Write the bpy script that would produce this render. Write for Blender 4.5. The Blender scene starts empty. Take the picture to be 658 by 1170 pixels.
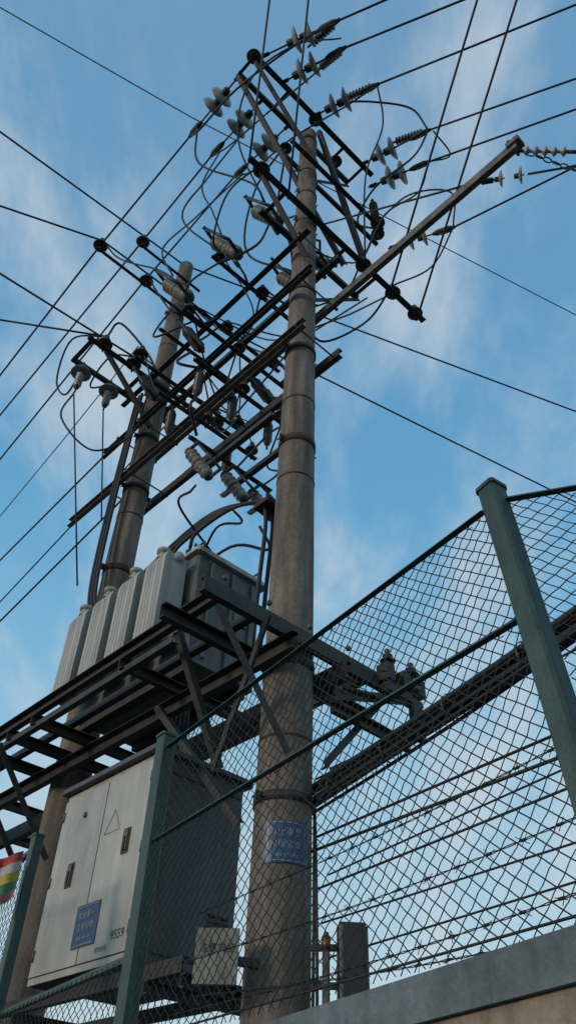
import bpy, math, random
from mathutils import Vector, Matrix
random.seed(7)
S=bpy.context.scene
EYE=1.6
N0=Vector((.047,4.31,0)); A=Vector((-.667,.745,0)); B=Vector((.745,.667,0)); Z=Vector((0,0,1))
def P(a,b,h): return N0+A*a+B*b+Z*(h+EYE)
# ------------------------------------------------------------ materials
def mat(name,c1,c2=None,rough=.7,metal=0.,scale=6.,bump=.2,stretch=(1,1,1),c3=None,detail=8,bscale=None,speck=.25,stain=0.):
    m=bpy.data.materials.new(name); m.use_nodes=True
    nt=m.node_tree; b=nt.nodes["Principled BSDF"]; lk=nt.links.new
    b.inputs["Metallic"].default_value=metal
    tc=nt.nodes.new("ShaderNodeTexCoord"); mp=nt.nodes.new("ShaderNodeMapping"); mp.inputs["Scale"].default_value=stretch
    lk(tc.outputs["Object"],mp.inputs["Vector"])
    n=nt.nodes.new("ShaderNodeTexNoise"); n.inputs["Scale"].default_value=scale; n.inputs["Detail"].default_value=detail; n.inputs["Roughness"].default_value=.65
    lk(mp.outputs[0],n.inputs["Vector"])
    cr=nt.nodes.new("ShaderNodeValToRGB"); e=cr.color_ramp
    e.elements[0].position=.32; e.elements[1].position=.68
    c2=c2 or tuple(x*.6 for x in c1)
    e.elements[0].color=(*c2,1); e.elements[1].color=(*c1,1)
    if c3:
        el=e.elements.new(.5); el.color=(*c3,1)
    lk(n.outputs["Fac"],cr.inputs[0])
    n2=nt.nodes.new("ShaderNodeTexNoise"); n2.inputs["Scale"].default_value=bscale or scale*6; n2.inputs["Detail"].default_value=6; n2.inputs["Roughness"].default_value=.7
    lk(tc.outputs["Object"],n2.inputs["Vector"])
    sp=nt.nodes.new("ShaderNodeMapRange"); sp.inputs[1].default_value=.3; sp.inputs[2].default_value=.7; sp.inputs[3].default_value=1-speck; sp.inputs[4].default_value=1+speck*.6
    lk(n2.outputs["Fac"],sp.inputs[0])
    vs=nt.nodes.new("ShaderNodeVectorMath"); vs.operation='SCALE'; lk(cr.outputs[0],vs.inputs[0]); lk(sp.outputs[0],vs.inputs[3])
    out=vs.outputs[0]
    if stain:
        m2=nt.nodes.new("ShaderNodeMapping"); m2.inputs["Scale"].default_value=(14,14,.9); lk(tc.outputs["Object"],m2.inputs["Vector"])
        n3=nt.nodes.new("ShaderNodeTexNoise"); n3.inputs["Scale"].default_value=1.; n3.inputs["Detail"].default_value=5; lk(m2.outputs[0],n3.inputs["Vector"])
        s3=nt.nodes.new("ShaderNodeMapRange"); s3.inputs[1].default_value=.35; s3.inputs[2].default_value=.6; s3.inputs[3].default_value=1-stain; s3.inputs[4].default_value=1.05
        lk(n3.outputs["Fac"],s3.inputs[0]); v3=nt.nodes.new("ShaderNodeVectorMath"); v3.operation='SCALE'; lk(out,v3.inputs[0]); lk(s3.outputs[0],v3.inputs[3]); out=v3.outputs[0]
    lk(out,b.inputs["Base Color"])
    bp=nt.nodes.new("ShaderNodeBump"); bp.inputs["Strength"].default_value=bump; bp.inputs["Distance"].default_value=.01
    lk(n2.outputs["Fac"],bp.inputs["Height"]); lk(bp.outputs[0],b.inputs["Normal"])
    mr=nt.nodes.new("ShaderNodeMapRange"); mr.inputs[3].default_value=max(rough-.15,.05); mr.inputs[4].default_value=min(rough+.15,1)
    lk(n.outputs["Fac"],mr.inputs[0]); lk(mr.outputs[0],b.inputs["Roughness"])
    return m
M_CONC=mat("pole_concrete",(.255,.212,.172),(.105,.085,.069),.92,scale=3.6,bump=.6,stretch=(2.4,2.4,.5),c3=(.175,.144,.117),bscale=45,speck=.3,stain=.35)
M_STEEL=mat("galvanised_steel_weathered",(.066,.062,.058),(.026,.022,.02),.65,.3,scale=9,bump=.25)
M_STEELL=mat("galvanised_steel_light",(.19,.17,.145),(.08,.065,.052),.6,.3,scale=7,bump=.2,stain=.3)
M_RUST=mat("rusty_band",(.09,.04,.024),(.035,.018,.013),.85,.1,scale=18,bump=.5)
M_PORC=mat("glazed_porcelain_grey",(.36,.355,.335),(.17,.165,.155),.3,0,scale=10,bump=.03)
M_PORCD=mat("glazed_porcelain_dark",(.065,.056,.053),(.03,.024,.022),.35,0,scale=10,bump=.03)
M_CABLE=mat("black_cable",(.018,.018,.02),(.008,.008,.009),.6,0,scale=20,bump=.1)
M_TANK=mat("transformer_grey_paint",(.44,.43,.39),(.25,.24,.21),.55,0,scale=5,bump=.1,stretch=(1,1,.3),c3=(.37,.36,.325),speck=.1,stain=.25)
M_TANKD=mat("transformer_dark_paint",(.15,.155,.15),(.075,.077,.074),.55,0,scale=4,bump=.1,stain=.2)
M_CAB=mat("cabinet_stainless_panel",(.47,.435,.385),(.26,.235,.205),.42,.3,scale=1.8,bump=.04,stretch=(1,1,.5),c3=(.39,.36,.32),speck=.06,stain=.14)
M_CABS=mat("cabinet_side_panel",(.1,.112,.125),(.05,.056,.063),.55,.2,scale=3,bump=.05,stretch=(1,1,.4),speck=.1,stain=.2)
M_GREEN=mat("green_fence_paint",(.036,.08,.063),(.018,.038,.032),.5,.1,scale=14,bump=.3,c3=(.031,.069,.055),stain=.3)
M_MESH=mat("chain_link_wire",(.02,.029,.026),(.01,.014,.013),.6,.2,scale=30,bump=.1)
M_BARB=mat("barbed_wire_steel",(.05,.045,.042),(.02,.018,.016),.6,.4,scale=30,bump=.1)
M_COPE=mat("coping_blue_paint",(.16,.2,.225),(.08,.1,.115),.75,0,scale=5,bump=.45,stain=.25,bscale=60)
M_WALL=mat("wall_render_beige",(.4,.335,.26),(.22,.18,.135),.9,0,scale=4,bump=.6,stain=.35,bscale=60)
M_BLUE=mat("sign_blue_enamel",(.022,.078,.19),(.014,.05,.12),.4,0,scale=8,bump=.03,stain=.2)
M_WHITE=mat("sign_white_paint",(.34,.37,.4),(.2,.22,.24),.6,0,scale=14,bump=.03)
M_PAINT=mat("faded_white_stencil",(.34,.32,.29),(.15,.125,.1),.8,0,scale=25,bump=.1)
M_PLATE=mat("dirty_grey_plate",(.26,.255,.215),(.12,.115,.095),.6,0,scale=9,bump=.1,stain=.3)
M_BLACK=mat("black_plastic",(.022,.022,.024),(.012,.012,.013),.45,0,scale=12,bump=.08)
M_BRASS=mat("brass_fitting",(.22,.12,.035),(.12,.06,.02),.45,.7,scale=14,bump=.05)
M_GROUND=mat("ground_dirt",(.13,.115,.093),(.075,.065,.053),.95,0,scale=.8,bump=.4,bscale=20)
M_FLAGS=[mat("cloth_"+n,c,tuple(x*.7 for x in c),.9,0,scale=20,bump=.2) for n,c in (("red",(.42,.05,.05)),("white",(.48,.46,.43)),("yellow",(.48,.36,.08)),("green",(.07,.23,.12)),("pink",(.42,.14,.17)))]
# ------------------------------------------------------------ mesh builder
class MB:
    def __init__(s): s.v=[];s.f=[];s.m=[];s.sm=[];s.mats=[]
    def mi(s,m):
        if m not in s.mats: s.mats.append(m)
        return s.mats.index(m)
    def add(s,vs,fs,m,smooth=False):
        o=len(s.v); s.v+= [tuple(v) for v in vs]; k=s.mi(m)
        for f in fs: s.f.append([i+o for i in f]); s.m.append(k); s.sm.append(smooth)
    def prof(s,p0,p1,pr,up,m,smooth=False):
        p0=Vector(p0);p1=Vector(p1); d=(p1-p0).normalized(); up=Vector(up)
        x=d.cross(up).normalized(); y=x.cross(d).normalized(); n=len(pr)
        vs=[p+x*u+y*w for p in (p0,p1) for u,w in pr]
        fs=[[i,(i+1)%n,n+(i+1)%n,n+i] for i in range(n)]
        fs+=[list(range(n))[::-1],list(range(n,2*n))]
        s.add(vs,fs,m,smooth)
    def bar(s,p0,p1,w,h,m,up=(0,0,1)):
        c=min(w,h)*.12
        a,b=w/2,h/2
        s.prof(p0,p1,[(-a+c,-b),(a-c,-b),(a,-b+c),(a,b-c),(a-c,b),(-a+c,b),(-a,b-c),(-a,-b+c)],up,m)
    def chan(s,p0,p1,h,w,m,up=(0,0,1),side=1,t=.007):
        a=h/2; pr=[(0,-a),(w,-a),(w,-a+t),(t,-a+t),(t,a-t),(w,a-t),(w,a),(0,a)]
        if side<0: pr=[(-x,y) for x,y in pr][::-1]
        s.prof(p0,p1,pr,up,m)
    def ang(s,p0,p1,q,m,up=(0,0,1),side=1,t=.007,down=False):
        pr=[(0,0),(q,0),(q,t),(t,t),(t,q),(0,q)]
        if down: pr=[(x,-y) for x,y in pr][::-1]
        if side<0: pr=[(-x,y) for x,y in pr][::-1]
        s.prof(p0,p1,pr,up,m)
    def tube(s,pts,r,m,n=6,cap=True):
        pts=[Vector(p) for p in pts]; k=len(pts)
        rs=r if isinstance(r,(list,tuple)) else [r]*k
        ref=None; vs=[]
        for i,p in enumerate(pts):
            d=(pts[min(i+1,k-1)]-pts[max(i-1,0)]).normalized()
            if ref is None:
                ref=d.cross(Z)
                if ref.length<.1: ref=d.cross(Vector((1,0,0)))
            ref=(ref-d*ref.dot(d)).normalized(); y=d.cross(ref)
            for j in range(n):
                t=2*math.pi*j/n; vs.append(p+(ref*math.cos(t)+y*math.sin(t))*rs[i])
        fs=[[i*n+j,i*n+(j+1)%n,(i+1)*n+(j+1)%n,(i+1)*n+j] for i in range(k-1) for j in range(n)]
        if cap: fs+=[list(range(n))[::-1],list(range((k-1)*n,k*n))]
        s.add(vs,fs,m,True)
    def lathe(s,p,d,pr,m,n=16):
        p=Vector(p); d=Vector(d).normalized()
        x=d.cross(Z)
        if x.length<.1: x=d.cross(Vector((1,0,0)))
        x.normalize(); y=d.cross(x); k=len(pr)
        vs=[p+d*t+(x*math.cos(2*math.pi*j/n)+y*math.sin(2*math.pi*j/n))*max(r,.0005) for r,t in pr for j in range(n)]
        fs=[[i*n+j,i*n+(j+1)%n,(i+1)*n+(j+1)%n,(i+1)*n+j] for i in range(k-1) for j in range(n)]
        s.add(vs,fs,m,True)
    def box(s,c,ex,ey,ez,m):
        c=Vector(c);ex=Vector(ex);ey=Vector(ey);ez=Vector(ez)
        q=min(ex.length,ey.length)*.06; a,b=ex.length,ey.length; xh=ex.normalized();yh=ey.normalized()
        pr=[(-a+q,-b),(a-q,-b),(a,-b+q),(a,b-q),(a-q,b),(-a+q,b),(-a,b-q),(-a,-b+q)]
        vs=[c+e+xh*u+yh*w for e in (-ez,ez) for u,w in pr]; n=8
        fs=[[i,(i+1)%n,n+(i+1)%n,n+i] for i in range(n)]+[list(range(n))[::-1],list(range(n,2*n))]
        s.add(vs,fs,m)
    def obj(s,name,parent=None,origin=None):
        me=bpy.data.meshes.new(name)
        if origin is None:
            c=Vector((0,0,0))
            for v in s.v: c+=Vector(v)
            c/=max(len(s.v),1)
        else: c=Vector(origin)
        pc=parent.location if parent else Vector((0,0,0))
        me.from_pydata([tuple(Vector(v)-c) for v in s.v],[],s.f)
        for m in s.mats: me.materials.append(m)
        for i,p in enumerate(me.polygons): p.material_index=s.m[i]; p.use_smooth=s.sm[i]
        me.update()
        import bmesh
        bm=bmesh.new(); bm.from_mesh(me); bmesh.ops.recalc_face_normals(bm,faces=bm.faces)
        bm.to_mesh(me); bm.free()
        o=bpy.data.objects.new(name,me); S.collection.objects.link(o)
        o.location=c-pc
        if parent: o.parent=parent
        return o
def empty(name,loc):
    e=bpy.data.objects.new(name,None); e.empty_display_size=.3; e.location=Vector(loc); S.collection.objects.link(e); return e
def smooth_pts(pts,k=6):
    pts=[Vector(p) for p in pts]; q=[pts[0]*2-pts[1]]+pts+[pts[-1]*2-pts[-2]]; out=[]
    for i in range(1,len(q)-2):
        a,b,c,d=q[i-1:i+3]
        for j in range(k):
            t=j/k; out.append(.5*((2*b)+(c-a)*t+(2*a-5*b+4*c-d)*t*t+(3*b-a-3*c+d)*t**3))
    out.append(pts[-1]); return out
def text_to(mb,body,size,org,xd,yd,m,curve=None,align='CENTER'):
    c=bpy.data.curves.new("txt","FONT"); c.body=body; c.size=size; c.align_x=align; c.align_y='CENTER'; c.resolution_u=3
    o=bpy.data.objects.new("txt",c); S.collection.objects.link(o); bpy.context.view_layer.update()
    me=bpy.data.meshes.new_from_object(o.evaluated_get(bpy.context.evaluated_depsgraph_get()))
    org=Vector(org)
    vs=[]
    for v in me.vertices:
        if curve:
            R,phi=curve; t=phi+v.co.x/R
            vs.append(Vector((org.x+math.cos(t)*R,org.y+math.sin(t)*R,org.z+v.co.y)))
        else: vs.append(org+xd*v.co.x+yd*v.co.y)
    mb.add(vs,[list(p.vertices) for p in me.polygons],m)
    bpy.data.objects.remove(o); bpy.data.curves.remove(c); bpy.data.meshes.remove(me)
# ------------------------------------------------------------ poles
def rp(h): return .1+(10.45-h)/150
def make_pole(a,name,top,joints,bands):
    base=P(a,0,-EYE); e=empty(name,base)
    mb=MB(); pr=[]; k=40
    for i in range(k+1):
        t=(top+EYE)*i/k; pr.append((rp(t-EYE)+random.uniform(-.0012,.0012),t))
    pr+= [(rp(top)-.02,top+EYE+.006),(.055,top+EYE+.004),(.05,top+EYE-.2),(0,top+EYE-.2)]
    mb.lathe(base,Z,pr,M_CONC,40); mb.obj("shaft",e)
    mb=MB()
    for h in joints:
        r=rp(h); mb.lathe(P(a,0,h),Z,[(r+.001,-.01),(r+.004,-.008),(r+.004,.008),(r+.001,.01)],M_RUST,32)
    mb.obj("joint_rings",e)
    mb=MB()
    for h,mm,w in bands:
        r=rp(h); mb.lathe(P(a,0,h),Z,[(r,-w),(r+.009,-w),(r+.009,w),(r,w)],mm,32)
        for sg in (-1,1):
            c=P(a,0,h)+B*sg*(r+.025)
            mb.box(c,B*.022,A*.006,Z*w,mm)
            mb.tube([c-A*.04+B*sg*.008,c+A*.04+B*sg*.008],.007,M_STEEL,6)
    mb.obj("clamp_bands",e)
    return e
near=make_pole(0,"utility_pole",10.45,[5.1,4.2,2.1,7.3],[(4.6,M_RUST,.035),(6.75,M_STEEL,.03),(8.1,M_STEELL,.03),(8.75,M_STEELL,.025),(10.2,M_STEEL,.03),(2.6,M_STEEL,.035),(5.8,M_STEEL,.03),(1.75,M_STEEL,.025),(9.3,M_STEELL,.02)])
far=make_pole(2.5,"utility_pole",10.3,[5.4,6.6,8.3],[(4.7,M_RUST,.035),(9.0,M_STEEL,.03),(7.3,M_STEEL,.03),(6.58,M_STEEL,.03),(5.8,M_STEEL,.03),(9.6,M_STEEL,.03)])
mb=MB()
text_to(mb,"10-96#",.08,P(0,0,.52),None,None,M_PAINT,curve=(rp(.5)+.003,math.radians(-97)))
text_to(mb,"电",.12,P(0,0,.68),None,None,M_PAINT,curve=(rp(.5)+.003,math.radians(-60)))
mb.obj("painted_number",near)
def curved_plate(mb,a,h,phi,w,hh,off,m,n=14,thick=.003):
    c=P(a,0,h); R=rp(h)+off; vs=[];fs=[]
    for i in range(n+1):
        t=phi+(i/n-.5)*w/R
        for zz in (-hh/2,hh/2): vs.append((c.x+math.cos(t)*R,c.y+math.sin(t)*R,c.z+zz))
        for zz in (-hh/2,hh/2): vs.append((c.x+math.cos(t)*(R-thick),c.y+math.sin(t)*(R-thick),c.z+zz))
    for i in range(n):
        o=i*4;q=o+4
        fs+=[[o,q,q+1,o+1],[o+2,o+3,q+3,q+2],[o,o+2,q+2,q],[o+1,q+1,q+3,o+3]]
    fs+=[[0,1,3,2],[n*4,n*4+2,n*4+3,n*4+1]]
    mb.add(vs,fs,m)
sg=empty("pole_warning_sign",P(0,0,1.5)); mb=MB()
ph=math.radians(-84)
curved_plate(mb,0,1.5,ph,.25,.21,.007,M_BLUE); mb.obj("plate",sg)
mb=MB(); Rr=rp(1.5)+.0085
for dz in (.096,-.096): curved_plate(mb,0,1.5+dz,ph,.24,.004,.0095,M_WHITE,thick=.001)
text_to(mb,"禁止攀登",.046,P(0,0,1.545),None,None,M_WHITE,curve=(Rr+.001,ph))
text_to(mb,"高压危险",.04,P(0,0,1.485),None,None,M_WHITE,curve=(Rr+.001,ph))
text_to(mb,"10kV 095598",.024,P(0,0,1.43),None,None,M_WHITE,curve=(Rr+.001,ph))
mb.obj("lettering",sg)
# ------------------------------------------------------------ crossarms
def arm_b(mb,a,b0,b1,h,q=.075,m=M_STEEL,side=1): mb.ang(P(a,b0,h),P(a,b1,h),q,m,side=side,down=False)
mb=MB()
arm_b(mb,-.12,-1.12,1.05,10.68,.07,side=1); arm_b(mb,.12,-1.1,.9,10.68,.06,side=-1)
for b in (-1.08,-.5,.5,.88): mb.bar(P(-.12,b,10.68),P(.12,b,10.68),.04,.01,M_STEEL)
mb.obj("top_crossarm",near)
mb=MB()
arm_b(mb,-.14,-.95,1.78,8.0,.07,side=1); arm_b(mb,.14,-.5,1.0,8.0,.06,side=-1)
for b in (-.45,.45,.95): mb.bar(P(-.15,b,8.0),P(.15,b,8.0),.045,.01,M_STEEL)
mb.obj("middle_crossarm",near)
mb=MB()
mb.ang(P(.12,-1.11,10.6),P(-.02,.6,8.05),.055,M_STEEL,up=A)
mb.ang(P(-.14,-1.05,10.62),P(-.14,.02,9.5),.045,M_STEEL,up=A)
mb.ang(P(-.14,.05,10.5),P(-.14,.85,8.1),.06,M_STEEL,up=A)
mb.ang(P(.14,.88,10.62),P(.14,.06,9.6),.045,M_STEEL,up=A)
mb.ang(P(.15,1.0,8.0),P(.15,.1,7.0),.045,M_STEEL,up=A)
mb.ang(P(-.15,-.75,8.0),P(-.15,-.1,7.2),.045,M_STEEL,up=A)
mb.obj("crossarm_braces",near)
mb=MB()
arm_b(mb,.14,-.3,1.45,9.75,.05,side=-1); arm_b(mb,-.18,-.45,1.1,9.2,.055)
mb.obj("upper_mid_crossarm",near)
mb=MB()
arm_b(mb,2.36,-1.33,.35,8.97,.042)
arm_b(mb,2.36,-.82,.2,9.7,.04)
mb.obj("top_crossarm",far)
mb=MB()
arm_b(mb,2.33,-1.08,1.1,7.3,.07); arm_b(mb,2.67,-1.05,.6,7.3,.05,side=-1)
for b in (-1.03,-.35,.55): mb.bar(P(2.3,b,7.305),P(2.7,b,7.305),.05,.012,M_STEEL)
mb.ang(P(2.3,-.85,7.3),P(2.3,-.1,6.6),.045,M_STEEL,up=A)
mb.obj("middle_crossarm",far)
# ------------------------------------------------------------ twin-pole frame beams
fr=empty("pole_frame_beams",P(1.25,0,6.2))
mb=MB()
mb.chan(P(-2.3,.16,6.6),P(3.05,.2,6.6),.10,.05,M_STEELL,side=1)
mb.chan(P(-.35,-.2,6.6),P(3.05,-.2,6.6),.09,.045,M_STEEL,side=-1)
mb.obj("long_channel_pair",fr)
mb=MB()
mb.chan(P(-.28,-.2,5.8),P(3.45,-.2,5.8),.10,.05,M_STEELL,side=-1)
mb.chan(P(-.28,.2,5.8),P(3.2,.2,5.8),.10,.05,M_STEEL,side=1)
mb.obj("lower_channel_pair",fr)
mb=MB()
mb.ang(P(-.3,-.19,7.35),P(2.9,-.19,7.35),.06,M_STEEL,side=-1); mb.ang(P(-.3,.19,7.35),P(2.9,.19,7.35),.06,M_STEEL)
mb.obj("upper_angle_pair",fr)
mb=MB()
for a,h,b0,b1 in ((.65,7.42,-.7,.7),(1.25,7.42,-.8,.8),(.95,6.72,-.75,.75),(1.75,6.72,-.75,.75),(.8,5.92,-.6,.55),(1.35,5.92,-.6,.65),(1.75,7.42,-.55,.55)):
    mb.ang(P(a,b0,h),P(a,b1,h),.05,M_STEEL)
mb.ang(P(.15,.16,5.0),P(1.1,.16,5.0),.05,M_STEEL); mb.ang(P(.15,-.16,5.0),P(1.1,-.16,5.0),.05,M_STEEL)
mb.ang(P(.9,-.45,5.06),P(.9,.5,5.06),.05,M_STEEL)
mb.obj("cross_angles",fr)
mb=MB()
for a in (-.2,.2,2.3,2.7):
    for h in (6.6,5.8,7.38):
        mb.tube([P(a,-.27,h),P(a,.27,h)],.009,M_STEELL,6)
        for b in (-.262,.262): mb.lathe(P(a,b-.012,h),B,[(0,0),(.018,0),(.018,.024),(0,.024)],M_STEELL,6)
mb.obj("through_bolts",fr)
# ------------------------------------------------------------ insulators
DISC=[(0,-.075),(.032,-.075),(.04,-.06),(.042,-.012)]
DISCP=[(.042,-.012),(.06,-.006),(.1,.01),(.128,.032),(.13,.04),(.124,.045),(.105,.03),(.098,.046),(.088,.03),(.075,.048),(.062,.028),(.03,.03),(.02,.03)]
def disc(mb,p,d,m=M_PORC,s=1.):
    mb.lathe(p,d,[(r*s,t*s) for r,t in DISC],M_STEEL,20); mb.lathe(p,d,[(r*s,t*s) for r,t in DISCP],m,22)
    mb.tube([Vector(p)+Vector(d).normalized()*.03*s,Vector(p)+Vector(d).normalized()*.08*s],.012*s,M_STEEL,6)
def string(p0,p1,discs=2,start=.18,clamp=True,name="insulator_string",m=M_PORC,s=1.,gap=.155):
    mb=MB(); p0=Vector(p0);p1=Vector(p1); d=(p1-p0).normalized(); L=(p1-p0).length
    mb.tube([p0-d*.03,p0+d*start],.012,M_STEEL,6); mb.box(p0+d*.04,d*.05,d.cross(Z).normalized()*.022,Z*.012,M_STEEL)
    for i in range(discs): disc(mb,p0+d*(start+gap*i),d,m,s)
    e=start+gap*(discs-1)+.08
    mb.tube([p0+d*(e-.01),p1],.011,M_STEEL,6)
    if clamp:
        mb.tube([p1-d*.26,p1-d*.2,p1-d*.06,p1+d*.03],[.018,.038,.042,.015],M_STEEL,8)
        mb.tube([p1-d*.2,p1-d*.15-Z*.07,p1-d*.03-Z*.06],.013,M_STEEL,6)
    return mb.obj(name)
def pin(p,name="pin_insulator",m=M_PORCD,s=.62,d=Z):
    mb=MB(); p=Vector(p)
    mb.lathe(p,d,[(0,-.08),(.013,-.08),(.013,.1*s)],M_STEEL,8)
    mb.lathe(p,d,[(r*s,t*s+.01) for r,t in [(.02,.07),(.045,.05),(.07,.055),(.078,.045),(.125,.05),(.128,.06),(.1,.085),(.06,.12),(.085,.135),(.082,.16),(.05,.19),(.035,.21),(.05,.23),(.045,.26),(.025,.28),(0,.282)]],m,22)
    return mb.obj(name)
def ribs(mb,p0,p1,n,r0,r1,m,seg=14):
    p0=Vector(p0);p1=Vector(p1);L=(p1-p0).length; pr=[(0,0),(r0,0)]
    for i in range(n):
        t=L*(i+.5)/n; w=L/n
        pr+=[(r0,t-w*.35),(r1,t),(r1*.98,t+w*.1),(r0,t+w*.3)]
    pr+=[(r0,L),(0,L)]
    mb.lathe(p0,(p1-p0),pr,m,seg)
def composite(p0,p1,n=8,name="composite_insulator",m=M_PORCD,r=.05):
    mb=MB(); p0=Vector(p0);p1=Vector(p1);d=(p1-p0)
    ribs(mb,p0+d*.14,p0+d*.86,n,r*.36,r,m)
    mb.tube([p0,p0+d*.16],.016,M_STEEL,8); mb.tube([p0+d*.84,p1],.016,M_STEEL,8)
    sd=d.cross(Z); sd=sd.normalized() if sd.length>.01 else B
    mb.box(p0,d.normalized()*.03,sd*.02,d.normalized().cross(sd)*.012,M_STEEL)
    return mb.obj(name)
def cutout(p,ax,out,name="fuse_cutout",s=1.,m=M_PORC):
    mb=MB(); p=Vector(p);ax=Vector(ax).normalized();out=Vector(out).normalized()
    L=.19*s
    ribs(mb,p-ax*L,p+ax*L,6,.042*s,.07*s,m,18)
    mb.lathe(p,ax,[(.05*s,-.03),(.056*s,-.03),(.056*s,.03),(.05*s,.03)],M_STEEL,14)
    mb.box(p-out*.11*s,out*.09*s,ax*.02,out.cross(ax)*.02,M_STEEL)
    for k in (-1,1):
        mb.lathe(p+ax*k*L*.95,ax*k,[(.05*s,0),(.052*s,.03),(.03*s,.05),(0,.05)],M_STEEL,12)
        mb.box(p+ax*k*(L+.03)+out*.07*s,out*.1*s,ax*.008,out.cross(ax)*.018,M_STEEL)
    mb.tube([p+ax*(L+.05)+out*.15*s,p-ax*(L+.03)+out*.17*s],.015*s,M_BLACK,8)
    mb.tube([p+ax*(L+.05)+out*.15*s,p+ax*(L+.11)+out*.13*s],.008*s,M_STEEL,6)
    return mb.obj(name)
def arrester(p,L=.36,name="lightning_arrester",m=M_PORCD,top=False):
    mb=MB(); p=Vector(p)
    ribs(mb,p-Z*L,p,7,.025,.046,m,16)
    mb.lathe(p-Z*L,-Z,[(.03,0),(.03,.03),(.01,.04),(.01,.1),(0,.1)],M_STEEL,10)
    mb.lathe(p,Z,[(.035,0),(.035,.025),(.01,.03),(.01,.12),(0,.12)],M_STEEL,10)
    if top: mb.lathe(p-Z*.02,-Z,[(.03,0),(.1,.03),(.115,.06),(.105,.06),(.06,.045),(.03,.05)],m,18)
    return mb.obj(name)
LW=[(-1.06,-1.03,[(2.5,-1.27,9.22),(5.24,-1.16,9.2)]),(-.66,-.66,[(2.5,-.76,9.97),(6.23,-.71,9.5)]),(-.2,-.25,[(2.5,-.57,9.22),(6.68,-.34,9.1)])]
def wire(pts,r=.012,name="power_line",ext0=0,ext1=0,n=6):
    pts=[Vector(p) for p in pts]
    if ext1: pts.append(pts[-1]+(pts[-1]-pts[-2]).normalized()*ext1)
    if ext0: pts.insert(0,pts[0]+(pts[0]-pts[1]).normalized()*ext0)
    out=[pts[0]]
    for a,b in zip(pts,pts[1:]):
        L=(b-a).length; m=max(2,int(min(L,12)/1.0))
        for i in range(1,m+1): out.append(a.lerp(b,i/m))
    mb=MB(); mb.tube(out,r,M_CABLE,n); return mb.obj(name)
for b0,b1,pts in LW:
    string(P(.16,b0,10.74),P(1.2,b1,10.78),2,.32,s=1.2,gap=.17)
    wire([P(1.2,b1,10.78)]+[P(*q) for q in pts],.013,ext1=30)
RW=[((-.2,-1.0,10.72),(-1.1,-.6,10.8),(-1.63,-.36,10.8)),
    ((-.15,-.62,10.72),(-.95,-.33,10.8),(-2.28,.30,10.8)),
    ((-.15,-.05,10.72),(-.95,.27,10.8),(-3.16,1.28,10.8)),
    ((-.15,.85,10.72),(-1.05,1.15,10.75),(-2.74,1.76,10.3)),
    ((-.15,1.0,10.3),(-.9,1.27,10.25),(-2.57,1.92,10.)),
    ((-.15,1.3,9.1),(-.85,1.66,9.15),(-2.24,2.30,9.6))]
for i,(p0,p1,p2) in enumerate(RW):
    string(P(*p0),P(*p1),2,.24 if i else .42,clamp=True,s=1.22 if i<5 else .9,gap=.17)
    wire([P(*p1),P(*p2)],.0145,ext1=14)
for (a,b,h),(a2,b2,h2),n in [((-.95,.27,10.8),(-.42,.12,10.98),9),((-1.05,1.15,10.75),(-.55,1.0,10.95),9),((-.2,.95,9.75),(-.2,1.0,9.25),8),((-1.1,-.6,10.8),(-.6,-.62,10.98),8),((-.95,-.33,10.8),(-.5,-.35,10.98),8)]:
    composite(P(a,b,h),P(a2,b2,h2),n,r=.055)
for a,b,h in [(-.1,-1.06,10.76),(-.1,.02,10.76),(.1,.6,10.76),(-.12,-.75,8.08),(-.12,.8,8.08),(-.12,1.3,8.08),(-.12,1.7,8.08),
              (2.36,-1.29,9.04),(2.36,-.585,9.04),(2.36,-.78,9.78),(2.36,-.86,7.4),(2.36,-.46,7.4),(2.36,.8,7.4),
              (.1,1.4,9.85),(-.18,1.05,9.3)]:
    pin(P(a,b,h),s=.72)
for a,b,h in [(.65,-.6,7.5),(.65,0,7.5),(.65,.62,7.5),(1.25,-.72,7.5),(1.25,0.02,7.5),(1.25,.72,7.5),
              (.95,-.66,6.8),(.95,.0,6.8),(.95,.68,6.8),(1.75,-.68,6.8),(1.75,.68,6.8),(.8,.5,6.0),(1.35,.6,6.0),(1.35,0,6.0),(.8,0,6.0),(.14,-.25,9.85)]:
    pin(P(a,b,h),s=random.uniform(.5,.65))
for a,b,h,t in [(.3,-.3,8.35,.5),(.62,-.55,7.75,.5),(1.1,-.75,7.25,.5),(.5,.3,7.9,.5),(.3,.45,8.3,.5)]:
    cutout(P(a,b,h),Z*.75+A*t-B*.3,-B-A*.3,s=1.2)
mb=MB()
for a,b,h in [(.3,-.3,8.35),(.62,-.55,7.75),(1.1,-.75,7.25),(.5,.3,7.9),(.3,.45,8.3)]:
    mb.tube([P(a+.02,b+.1,h),P(.0 if a<.6 else a,b*.5,h-.2),P(.05 if a<.6 else a,.0 if a<.6 else -.2,min(h-.35,8.0) if a<.6 else 7.4)],.014,M_STEEL,6)
mb.obj("cutout_brackets",fr)
for a,b,h,t in [(.95,-.55,6.45,.3),(.95,.35,6.45,.3),(.95,.65,6.4,.3),(1.75,-.5,6.45,.3)]:
    cutout(P(a,b,h),Z*.75+A*t-B*.3,-B-A*.3,s=.85,m=M_PORCD)
for a,b,h in [(.9,-.3,4.86),(.9,.1,4.86),(.9,.42,4.86)]:
    cutout(P(a,b,h),Z+A*.45-B*.5,-A,s=.85)
for a,b,h in [(.8,-.5,5.8),(.8,-.1,5.8),(.8,.35,5.8),(1.35,-.4,5.8),(1.35,.3,5.8)]:
    arrester(P(a,b,h),.24)
for b in (-.93,-.56):
    arrester(P(2.6,b,7.15),.3,m=M_PORC,top=True)
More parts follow.
